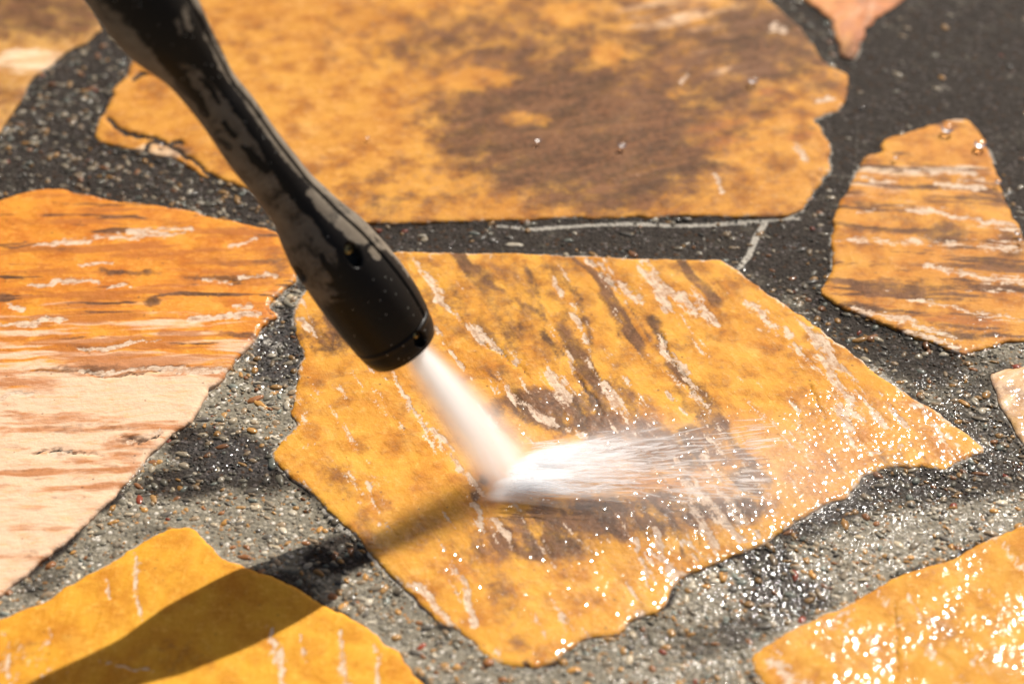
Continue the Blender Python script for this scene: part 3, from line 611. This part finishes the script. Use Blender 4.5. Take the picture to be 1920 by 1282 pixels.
def lance_mat(cap=False):
    t = NT('scuffed_plastic')
    F, Bk, Ed = t.attr('mask_a'); co = t.coord()
    n = t.noise(co, 70, 5, 0.65, 0.6); nh = t.noise(co, 900, 4, 0.7)
    film = t.step(t.math('ADD', F, t.math('MULTIPLY', t.math('SUBTRACT', t.math('ADD', t.math('MULTIPLY', n, 0.7), t.math('MULTIPLY', t.noise(co, 420, 4, 0.7), 0.3)), 0.5), 1.6)), 0.36, 0.66)
    fc = t.mix(t.noise(co, 160, 4, 0.6), (0.10, 0.073, 0.048), (0.30, 0.25, 0.19))
    bc = t.mix(t.step(nh, 0.60, 0.75), (0.012, 0.009, 0.007), (0.05, 0.042, 0.034))
    v = t.n('ShaderNodeTexVoronoi'); v.inputs['Scale'].default_value = 480; t.put(v.inputs['Vector'], co)
    sp = t.n('ShaderNodeSeparateColor'); t.t.links.new(v.outputs[1], sp.inputs[0])
    dust = t.math('MULTIPLY', t.math('LESS_THAN', v.outputs[0], 0.15), t.math('GREATER_THAN', sp.outputs[0], 0.72))
    bc = t.mix(t.math('MULTIPLY', dust, 0.7), bc, (0.40, 0.38, 0.34))
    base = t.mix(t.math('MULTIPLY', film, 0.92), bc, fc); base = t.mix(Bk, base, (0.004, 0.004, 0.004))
    rough = t.math('ADD', 0.42, t.math('MULTIPLY', film, 0.36))
    h = t.math('ADD', t.math('MULTIPLY', film, 0.5), t.math('MULTIPLY', nh, 0.2))
    t.bsdf(Base_Color=base, Roughness=rough, Normal=t.bump(h, 0.0005, 0.7), Specular_IOR_Level=0.2)
    return t.m
def simple_mat(name, col, rough=0.5, metal=0.0, scale=300, bump=0.0002, var=0.6):
    t = NT(name); n = t.noise(t.coord(), scale, 4, 0.6)
    t.bsdf(Base_Color=t.mix(n, tuple(c * var for c in col), col), Roughness=rough, Metallic=metal, Normal=t.bump(n, bump, 0.7)); return t.m

root = bpy.data.objects.new('pressure_washer_lance', None); SC.collection.objects.link(root); root.empty_display_size = 0.02
tag(root, 'black scuffed pressure washer lance held over the paving, spraying from its nozzle', 'lance')
LM = lance_mat()
RECESS = [(663,478,13.5,24,-24),(562,515,7,17,-33)]
def body(name, L, n, nseg, close_end, seam, recess, black_all=False):
    c, r = stations(L); c, r, s = resample(c, r, n)
    R2 = np.repeat(r[:, None], nseg, 1); ph = np.linspace(0, 2 * math.pi, nseg, endpoint=False)
    if seam:
        a = (ph[None] - math.radians(57)) * r[:, None]; R2 = R2 - 0.0009 * np.exp(-(a / 0.00045) ** 2) + 0.00035 * (sstep(0, 0.0012, a) * (ph[None] < 2.6))
        a2 = (ph[None] - math.radians(237)) * r[:, None]; R2 = R2 - 0.0009 * np.exp(-(a2 / 0.00045) ** 2)
    p, nrm, ph, tg = loft(c, R2, nseg)
    pf = p.reshape(-1, 3); nf = nrm.reshape(-1, 3); U, V = proj(pf); front = ((CAM - pf) * nf).sum(1) > 0
    F = np.full(len(pf), 0.62); Bk = np.zeros(len(pf))
    if seam: Bk = np.maximum(Bk, np.exp(-((ph[None] - math.radians(57)) * r[:, None] / 0.0006) ** 2).ravel() * 0.95)
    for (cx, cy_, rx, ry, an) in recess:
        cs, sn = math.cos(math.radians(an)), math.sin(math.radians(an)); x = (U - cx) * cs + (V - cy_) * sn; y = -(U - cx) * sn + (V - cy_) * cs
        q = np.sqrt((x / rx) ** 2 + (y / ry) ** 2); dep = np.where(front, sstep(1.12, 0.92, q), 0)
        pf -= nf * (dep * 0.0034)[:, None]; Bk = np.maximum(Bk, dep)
    # worn film: where the grey coating has gone the black plastic shows
    blk = np.zeros(len(pf)); U, V = warp(U, V, 5, 0.7)
    for pts, w_, a in [([(200,-60),(290,20),(345,70),(385,120)], [44,44,40,16], 1), ([(270,60),(310,110),(350,165),(376,190),(384,215)], [14,12,12,8,6], .95), ([(378,150),(395,168),(412,192)], [3,6,3], .9), ([(420,232),(440,258)], 5, .9),
        ([(403,260),(430,278)], 5, .9), ([(455,276),(478,298),(502,318)], [4,7,5], .9), ([(385,120),(430,175),(470,232),(500,275),(530,320),(555,350),(583,388),(612,425),(640,455),(655,480)], [15,12,10,11,14,16,15,14,16,24], 1),
        ([(602,480),(612,497),(625,515),(640,528)], [3,4,6,10], .9), ([(620,560),(645,560)], 5, .9), ([(735,600),(700,560),(680,520),(668,480)], [75,62,48,24], 1), ([(650,640),(670,600),(690,560)], [60,60,50], 1), ([(395,15),(420,80),(450,130),(490,190)], [8,10,8,4], .9),
        ([(690,470),(720,500),(760,560)], [12,22,30], 1), ([(610,395),(650,425)], 3, .5)]: paint(blk, U, V, pts, w_, a, 0.8)
    blob(blk, U, V, 640, 590, 50, 16, 1)
    for pts, w_ in [([(578,362),(600,385),(630,415),(660,438),(676,446)], [8,12,16,15,10]), ([(702,472),(708,482)], [12,9]), ([(345,20),(355,50)], 12), ([(330,40),(338,62)], 9), ([(500,235),(530,270),(560,320)], [7,9,9]), ([(440,150),(470,190)], 3), ([(235,60),(262,95)],7)]:
        lt = np.zeros(len(pf)); paint(lt, U, V, pts, w_, 1, 0.8); blk = blk * (1 - lt)
    F = F - 0.75 * blk
    if black_all: F[:] = -0.2
    faces = grid_faces(n, nseg); m = len(pf)
    if close_end:   # lip turned in, then a well inside the nozzle
        rings = [pf.reshape(n, nseg, 3)[-1]]; cc = c[-1]; ax = tg[-1]
        for k, (fr, dz) in enumerate([(0.92, 0.0004), (0.86, 0.0), (0.78, -0.002), (0.74, -0.009), (0.01, -0.009)]): rings.append(cc + (rings[0] - cc) * fr + ax * dz)
        ex = np.concatenate(rings[1:]); q = grid_faces(6, nseg) + (n - 1) * nseg; pf = np.concatenate([pf, ex]); faces = np.concatenate([faces, q])
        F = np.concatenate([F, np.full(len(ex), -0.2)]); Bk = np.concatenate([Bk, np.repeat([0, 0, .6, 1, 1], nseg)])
    me = new_mesh(name, pf, faces)
    add_col(me, 'mask_a', np.column_stack([F, Bk, np.zeros(len(pf))]))
    return link(name, me, LM, root), c, r, tg
hb, cB, rB, tB = body('lance_housing', ST, 620, 300, False, True, RECESS)
cap, cC, rC, tC = body('nozzle_cap', CAPST, 60, 300, True, False, [(787,636,11,15,-10)], True)

def tube(name, pts, r, mat, parent, seg=20, cap_ends=True):
    pts = [Vector(p) for p in pts]; co = []; fs = []
    for i, p in enumerate(pts):
        t = (pts[min(i + 1, len(pts) - 1)] - pts[max(i - 1, 0)]).normalized(); a = t.orthogonal().normalized(); b = t.cross(a)
        rr = r[i] if isinstance(r, (list, tuple)) else r
        for k in range(seg):
            an = 2 * math.pi * k / seg; co.append(p + (a * math.cos(an) + b * math.sin(an)) * rr)
    for i in range(len(pts) - 1):
        for k in range(seg): fs.append((i * seg + k, i * seg + (k + 1) % seg, (i + 1) * seg + (k + 1) % seg, (i + 1) * seg + k))
    if cap_ends: fs.append(tuple(range(seg))[::-1]); fs.append(tuple((len(pts) - 1) * seg + k for k in range(seg)))
    me = new_mesh(name, [tuple(c) for c in co], fs); return link(name, me, mat, parent)
brass = simple_mat('brass', (0.48, 0.33, 0.13), 0.32, 1.0); steel = simple_mat('steel', (0.5, 0.5, 0.5), 0.3, 1.0)
back = -AX
top0 = cB[0]; tt = (cB[0] - cB[8]); tt /= np.linalg.norm(tt)
tube('lance_pipe', [top0 - tt * 0.01, top0 + tt * 0.004, top0 + tt * 0.012, top0 + tt * 0.02, top0 + tt * 0.45], [rB[0] * .98, rB[0] * .9, rB[0] * .55, 0.009, 0.009], steel, root)
tipc = cC[-1]
tube('spray_orifice', [tipc - AX * 0.009, tipc - AX * 0.003, tipc - AX * 0.0025], [0.0065, 0.0065, 0.003], brass, root)
# screws at the bottom of their wells
def screw(u, v, cx, rad, deep):
    cpos, rr, tg, = cx
    best = None
    for i in range(len(cpos)):
        e1 = SIDE - tg[i] * (tg[i] @ SIDE); e1 /= np.linalg.norm(e1); e2 = np.cross(e1, tg[i]); e2 = -e2 if e2 @ CW > 0 else e2
        for a in np.linspace(-1.3, 1.3, 131):
            nn = e2 * math.cos(a) + e1 * math.sin(a); p = cpos[i] + nn * rr[i]; q = proj(p); dd = math.hypot(q[0] - u, q[1] - v)
            if best is None or dd < best[0]: best = (dd, p, nn)
    _, p, nn = best; b = p - nn * (deep + 0.0002)
    o = tube('screw', [b - nn * 0.001, b + nn * 0.0007, b + nn * 0.0011], [rad, rad, rad * 0.7], brass, root, 24)
    s = tube('screw_slot', [b + nn * 0.0010, b + nn * 0.0013], [rad * 0.35, rad * 0.3], simple_mat('slot_shade', (0.02, 0.018, 0.015), 0.6), o, 6)  # raised dark plug, the slot's shade put into its colour
screw(663, 468, (cB[::6], rB[::6], tB[::6]), 0.0023, 0.0034)
screw(789, 628, (cC[::3], rC[::3], tC[::3]), 0.0017, 0.0034)

# ---------------------------------------------------------------- the jet and its splash
def volume_domain(name, c0, c1, r0, r1, n=24, m=48):
    """closed tapering cone between two points; object axes: z runs along it"""
    ax = c1 - c0; L = np.linalg.norm(ax); ax /= L; rotq = Vector(ax).to_track_quat('Z', 'X')
    co = []; fs = []
    for i in range(n):
        z = L * i / (n - 1); r = r0 + (r1 - r0) * i / (n - 1)
        for k in range(m): a = 2 * math.pi * k / m; co.append((r * math.cos(a), r * math.sin(a), z))
    for i in range(n - 1):
        for k in range(m): fs.append((i * m + k, i * m + (k + 1) % m, (i + 1) * m + (k + 1) % m, (i + 1) * m + k))
    fs.append(tuple(range(m))[::-1]); fs.append(tuple((n - 1) * m + k for k in range(m)))
    me = new_mesh(name, co, fs); return me, L, rotq
J0 = tipc - AX * 0.002 + SIDE * 0.003; J1 = ground(956, 889, 0.004)
R0, R1 = 0.0074, 0.0270
me, JL, jq = volume_domain('water_jet', J0, J1, R0, R1)
t = NT('jet_water'); t.t.nodes.remove(t.t.nodes[0]); t.out = t.n('ShaderNodeOutputMaterial')
tc = t.n('ShaderNodeTexCoord'); sp = t.n('ShaderNodeSeparateXYZ'); t.t.links.new(tc.outputs['Object'], sp.inputs[0])
x, y, z = sp.outputs
zz = t.math('DIVIDE', z, JL); R = t.math('ADD', R0, t.math('MULTIPLY', zz, R1 - R0))
rr = t.math('DIVIDE', t.math('SQRT', t.math('ADD', t.math('MULTIPLY', x, x), t.math('MULTIPLY', y, y))), R)
cmb = t.n('ShaderNodeCombineXYZ'); t.put(cmb.inputs[0], t.math('DIVIDE', x, R)); t.put(cmb.inputs[1], t.math('DIVIDE', y, R)); t.put(cmb.inputs[2], t.math('MULTIPLY', zz, 0.5))
nz = t.noise(cmb.outputs[0], 3.2, 4, 0.6)
core = t.math('ADD', t.math('MULTIPLY', t.math('POWER', t.step(rr, 0.62, 0.0), 1.5), 1.25), t.math('MULTIPLY', t.math('POWER', t.step(rr, 1.0, 0.0), 1.5), 0.42))
den = t.math('MULTIPLY', core, t.math('ADD', 0.30, t.math('MULTIPLY', t.step(nz, 0.25, 0.75), 1.4)))
den = t.math('MULTIPLY', den, t.math('DIVIDE', 700.0, t.math('POWER', t.math('DIVIDE', R, R0), 1.6)))
pv = t.n('ShaderNodeVolumePrincipled'); pv.inputs['Color'].default_value = (0.995, 0.995, 0.995, 1); t.put(pv.inputs['Density'], den); pv.inputs['Anisotropy'].default_value = 0.0
t.t.links.new(pv.outputs[0], t.out.inputs[1])
jet = link('water_jet', me, t.m, loc=J0); jet.rotation_mode = 'QUATERNION'; jet.rotation_quaternion = jq
tag(jet, 'white high pressure water jet fanning from the nozzle down to the stone', 'water jet')

# splash: a low fan of streaked spray leaving the point of impact
HP = ground(640, 921)[:2]                                        # where the streaks' directions meet, behind the line of impact
LA, LB = ground(903, 942)[:2] - HP, ground(985, 852)[:2] - HP    # line of impact on the stone
LD = (LB - LA) / np.linalg.norm(LB - LA); LN = np.array([LD[1], -LD[0]])
if LN[0] < 0: LN = -LN
def gang(u, v):
    q = ground(u, v)[:2] - HP; return math.atan2(q[1], q[0]), np.linalg.norm(q)
a_hi, L_hi = gang(1440, 838); a_lo, L_lo = gang(1330, 958)
RI = np.linalg.norm(LA) - 0.004
me_pts = []; NA = 40; NR = 30; Rm = max(L_hi, L_lo) * 1.02; SH = 0.26; HM = 0.022
A0, A1 = a_lo - 0.12, a_hi + 0.14
co = []; 
for lay in (0, 1):
    for i in range(NR):
        r = RI + (Rm - RI) * i / (NR - 1)
        for k in range(NA):
            a = A0 + (A1 - A0) * k / (NA - 1); z = 0.0030 if lay == 0 else 0.0045 + HM
            co.append((r * math.cos(a), r * math.sin(a), z))
q = []
nb_ = NR * NA
for i in range(NR - 1):
    for k in range(NA - 1):
        a, b, c, d = i * NA + k, i * NA + k + 1, (i + 1) * NA + k + 1, (i + 1) * NA + k
        q.append((a, b, c, d)); q.append((a + nb_, d + nb_, c + nb_, b + nb_))
for i in range(NR - 1):
    for k in (0, NA - 1):
        a, d = i * NA + k, (i + 1) * NA + k; q.append((a, d, d + nb_, a + nb_) if k == 0 else (d, a, a + nb_, d + nb_))
for k in range(NA - 1):
    for i in (0, NR - 1):
        a, b = i * NA + k, i * NA + k + 1; q.append((b, a, a + nb_, b + nb_) if i == 0 else (a, b, b + nb_, a + nb_))
me = new_mesh('water_splash', co, q, False)
t = NT('splash_water'); tc = t.n('ShaderNodeTexCoord'); sp = t.n('ShaderNodeSeparateXYZ'); t.t.links.new(tc.outputs['Object'], sp.inputs[0]); x, y, z = sp.outputs
r = t.math('SQRT', t.math('ADD', t.math('MULTIPLY', x, x), t.math('MULTIPLY', y, y))); th = t.math('ARCTAN2', y, x)
sd_ = t.math('ADD', t.math('MULTIPLY', t.math('SUBTRACT', x, float(LA[0])), float(LN[0])), t.math('MULTIPLY', t.math('SUBTRACT', y, float(LA[1])), float(LN[1])))
sp_ = t.math('MAXIMUM', sd_, 0.0)
zmax = t.math('MULTIPLY', HM, t.math('SUBTRACT', 1.0, t.math('EXPONENT', t.math('DIVIDE', sp_, -0.022)))); el = t.math('DIVIDE', t.math('SUBTRACT', z, 0.0030), t.math('ADD', zmax, 0.0015))
cmb = t.n('ShaderNodeCombineXYZ'); t.put(cmb.inputs[0], t.math('MULTIPLY', th, 95.0)); t.put(cmb.inputs[1], t.math('MULTIPLY', el, 3.2)); t.put(cmb.inputs[2], t.math('MULTIPLY', r, 14.0))
s1 = t.noise(cmb.outputs[0], 1.0, 3, 0.6)
def n1(vec_scale, off):
    c_ = t.n('ShaderNodeCombineXYZ'); t.put(c_.inputs[0], t.math('MULTIPLY', th, vec_scale)); c_.inputs[1].default_value = off; t.put(c_.inputs[2], t.math('MULTIPLY', r, 20.0)); return t.noise(c_.outputs[0], 1.0, 3, 0.65)
nA = n1(16.0, 3.1); nB = n1(42.0, 8.7)
el = t.math('DIVIDE', el, t.math('ADD', 0.10, t.math('MULTIPLY', t.step(nA, 0.28, 0.68), 0.95)))
edge = t.math('MULTIPLY', t.step(th, a_lo - 0.10, a_lo + 0.06), t.step(th, a_hi + 0.12, a_hi - 0.03))
edge = t.math('MULTIPLY', t.math('MULTIPLY', edge, t.math('POWER', t.step(el, 1.0, 0.0), 1.4)), t.step(sd_, -0.001, 0.008))
rn = t.math('DIVIDE', t.math('DIVIDE', sp_, float(Rm - RI)), t.math('ADD', 0.50, t.math('MULTIPLY', t.step(nB, 0.3, 0.7), 0.75)))
thr = t.math('ADD', 0.33, t.math('MULTIPLY', rn, 0.46))
stv = t.step(s1, thr, t.math('ADD', thr, 0.13))
fall = t.math('POWER', t.math('SUBTRACT', 1.0, rn, clamp=True), 2.0)
den = t.math('MULTIPLY', t.math('MULTIPLY', stv, edge), t.math('MULTIPLY', fall, t.math('DIVIDE', 52.0, t.math('ADD', sp_, 0.012))))
pv = t.n('ShaderNodeVolumePrincipled'); pv.inputs['Color'].default_value = (0.995, 0.997, 1.0, 1); t.put(pv.inputs['Density'], den)
t.t.links.new(pv.outputs[0], t.out.inputs[1])
spl = link('water_splash', me, t.m, loc=(HP[0], HP[1], 0.0)); tag(spl, 'white fan of water spraying sideways off the stone where the jet lands', 'splash')

# fine threads of water in the splash
t = NT('water_thread'); tr = t.n('ShaderNodeBsdfTransparent'); pb = t.n('ShaderNodeBsdfPrincipled'); pb.inputs['Base Color'].default_value = (0.97, 0.98, 1.0, 1); pb.inputs['Roughness'].default_value = 0.25
tl = t.n('ShaderNodeBsdfTranslucent'); tl.inputs[0].default_value = (0.97, 0.98, 1.0, 1); m1 = t.n('ShaderNodeMixShader'); m1.inputs[0].default_value = 0.8
t.t.links.new(pb.outputs[0], m1.inputs[1]); t.t.links.new(tl.outputs[0], m1.inputs[2]); m2 = t.n('ShaderNodeMixShader'); m2.inputs[0].default_value = 0.42
t.t.links.new(tr.outputs[0], m2.inputs[1]); t.t.links.new(m1.outputs[0], m2.inputs[2]); t.t.links.new(m2.outputs[0], t.out.inputs[0])
co = []; fs = []
def needle(a, e, r0, ln, wd, drift=0):
    d = np.array([math.cos(a) * math.cos(e), math.sin(a) * math.cos(e), math.sin(e)]); sdv = np.array([-math.sin(a), math.cos(a), 0]); up = np.cross(d, sdv)
    n = 6; b = len(co); o0 = np.array([0, 0, 0.0035 + abs(rng.normal(0, 0.004))])
    for i in range(n):
        f = i / (n - 1); ww = wd * math.sin(math.pi * (0.06 + 0.88 * f)) ** 0.7; p = o0 + d * (r0 + ln * f) + sdv * drift * f * ln - np.array([0, 0, 0.0])
        for k in range(4): an = math.pi / 2 * k; co.append(p + (sdv * math.cos(an) + up * math.sin(an)) * ww)
    for i in range(n - 1):
        for k in range(4): fs.append((b + i * 4 + k, b + i * 4 + (k + 1) % 4, b + (i + 1) * 4 + (k + 1) % 4, b + (i + 1) * 4 + k))
    fs.append((b, b + 3, b + 2, b + 1)); e_ = b + (n - 1) * 4; fs.append((e_, e_ + 1, e_ + 2, e_ + 3))
strong = [gang(1430, 848)[0], gang(1395, 862)[0], gang(1380, 845)[0], gang(1300, 948)[0], gang(1340, 935)[0], gang(1250, 880)[0]]
for i in range(800):
    if rng.random() < 0.45: a = rng.choice(strong) + rng.normal(0, 0.012)
    else: a = rng.uniform(a_lo - 0.02, a_hi + 0.02)
    d = np.array([math.cos(a), math.sin(a)]); rs = (LA @ LN) / (d @ LN)
    needle(a, abs(rng.normal(0.0, 0.02)), rs + min(0.1, 0.008 + rng.exponential(0.032)), rng.uniform(0.003, 0.016), rng.uniform(0.00010, 0.00042), rng.normal(0, 0.09))
for i in range(260):
    a = rng.uniform(a_lo - 0.10, a_hi + 0.10); d = np.array([math.cos(a), math.sin(a)]); rs = (LA @ LN) / (d @ LN) + rng.uniform(0.01, 0.15)
    needle(a, 0, rs, rng.uniform(0.0004, 0.0016), rng.uniform(0.00015, 0.0004))
me = new_mesh('water_thread', np.array(co), fs)
th_ = link('water_thread', me, t.m, spl); th_['kind'] = 'stuff'; th_.location = (0, 0, 0)

# thin mist drifting right of the splash
def mist(name, c, s, dens, label):
    bm_v, bm_f = IV, IF
    me = new_mesh(name, IV * np.array(s), IF); t = NT(name + '_air'); tc = t.n('ShaderNodeTexCoord')
    sc_ = t.n('ShaderNodeVectorMath', operation='DIVIDE'); t.t.links.new(tc.outputs['Object'], sc_.inputs[0]); sc_.inputs[1].default_value = s
    ln = t.n('ShaderNodeVectorMath', operation='LENGTH'); t.t.links.new(sc_.outputs[0], ln.inputs[0])
    n = t.noise(tc.outputs['Object'], 30, 3, 0.6)
    d = t.math('MULTIPLY', t.math('MULTIPLY', t.step(ln.outputs[1], 0.9, 0.1), dens), t.math('ADD', 0.3, n))
    pv = t.n('ShaderNodeVolumePrincipled'); pv.inputs['Color'].default_value = (0.99, 0.99, 0.99, 1); t.put(pv.inputs['Density'], d); t.t.links.new(pv.outputs[0], t.out.inputs[1])
    o = link(name, me, t.m, loc=c); tag(o, label, kind='stuff'); return o
cm = ground(1330, 885, 0.016); mist('mist', tuple(cm), (0.100, 0.050, 0.020), 15.0, 'fine white mist drifting off the splash over the stone')

# ---------------------------------------------------------------- loose beads of water
t = NT('clear_water'); t.bsdf(Base_Color=(1, 1, 1), Roughness=0.12, IOR=1.33, Transmission_Weight=1.0); WM = t.m
BD = [(237,112,5,'on the mortar behind the lance'),(304,270,4,'beside the crack in the far stone'),(690,258,3.5,'on the yellow part of the stained stone'),(1009,263,5.5,'on the dark stain, left of two'),(1167,273,7,'on the dark stain, right of two'),
 (1412,152,9,'on the hazy far end of the stained stone'),(1615,204,6,'on the dark mortar above the streaked stone'),(1776,243,12,'on the tip of the streaked stone'),(1838,271,11,'at the right edge of the streaked stone'),
 (1680,295,5,'at the left edge of the streaked stone'),(1552,333,6,'at the rounded corner of the stained stone'),(1872,341,6,''),(1883,362,5,''),(1888,378,5,''),(1900,410,6,''),(1908,437,6,''),(1914,449,5,''),
 (1515,375,3,''),(1539,317,3,'')]
base_me = new_mesh('water_drop', IV * np.array([1, 1, 0.62]), IF)
base_me.materials.append(WM)
def top_z(u, v): 
    x_, y_ = ground(u, v)[:2]
    for poly in POLY.values():
        if inside(np.array([x_]), np.array([y_]), poly)[0]: return 0.0035
    return 0.0004
def drop(u, v, rpx, label, group=None):
    z = top_z(u, v); p = ground(u, v, z); r = rpx * np.linalg.norm(p - CAM) / FPX
    o = bpy.data.objects.new('water_drop', base_me); SC.collection.objects.link(o); o.location = (p[0], p[1], z + r * 0.28); o.scale = (r * (1 + .2 * rng.random()), r, r); o.rotation_euler = (0, 0, rng.uniform(0, 6))
    tag(o, label, 'water drop', group)
for u, v, r_, s in BD:
    if s: drop(u, v, r_, 'clear water bead ' + s)
    elif u > 1700: drop(u, v, r_, 'bead in the row down the right edge of the streaked stone', 'beads down the edge of the streaked stone')
    else: drop(u, v, r_, 'tiny bead beside the rounded corner of the stained stone', 'beads at the rounded corner of the stained stone')
def row(pts, n, r0, r1, label, group):
    pts = np.array(pts, float)
    for i in range(n):
        f = (i + rng.uniform(-.3, .3)) / n * (len(pts) - 1); k = int(np.clip(f, 0, len(pts) - 2)); q = pts[k] + (pts[k + 1] - pts[k]) * (f - k)
        drop(q[0] + rng.normal(0, 1.5), q[1] + rng.normal(0, 1.5), rng.uniform(r0, r1), label, group)
row([(515,575),(535,553),(556,533)], 12, 2.2, 4, 'tiny bead lining the upper side of the broken notch in the left stone', 'beads along the notch'); row([(505,610),(470,655),(440,682)], 14, 2, 3.5, 'tiny bead on the left stone edge just below the broken notch', 'beads below the notch'); row([(280,860),(250,895),(225,925)], 10, 1.6, 3, 'tiny bead along the cream part of the left stone edge', 'beads along the cream edge')
row([(1530,360),(1510,392)], 6, 2.5, 4, 'small bead under the rounded corner of the stained stone', 'beads under the rounded corner'); row([(1800,668),(1850,655),(1880,645)], 7, 2, 4, 'small bead along the near edge of the streaked stone', 'beads along the near edge of the streaked stone')
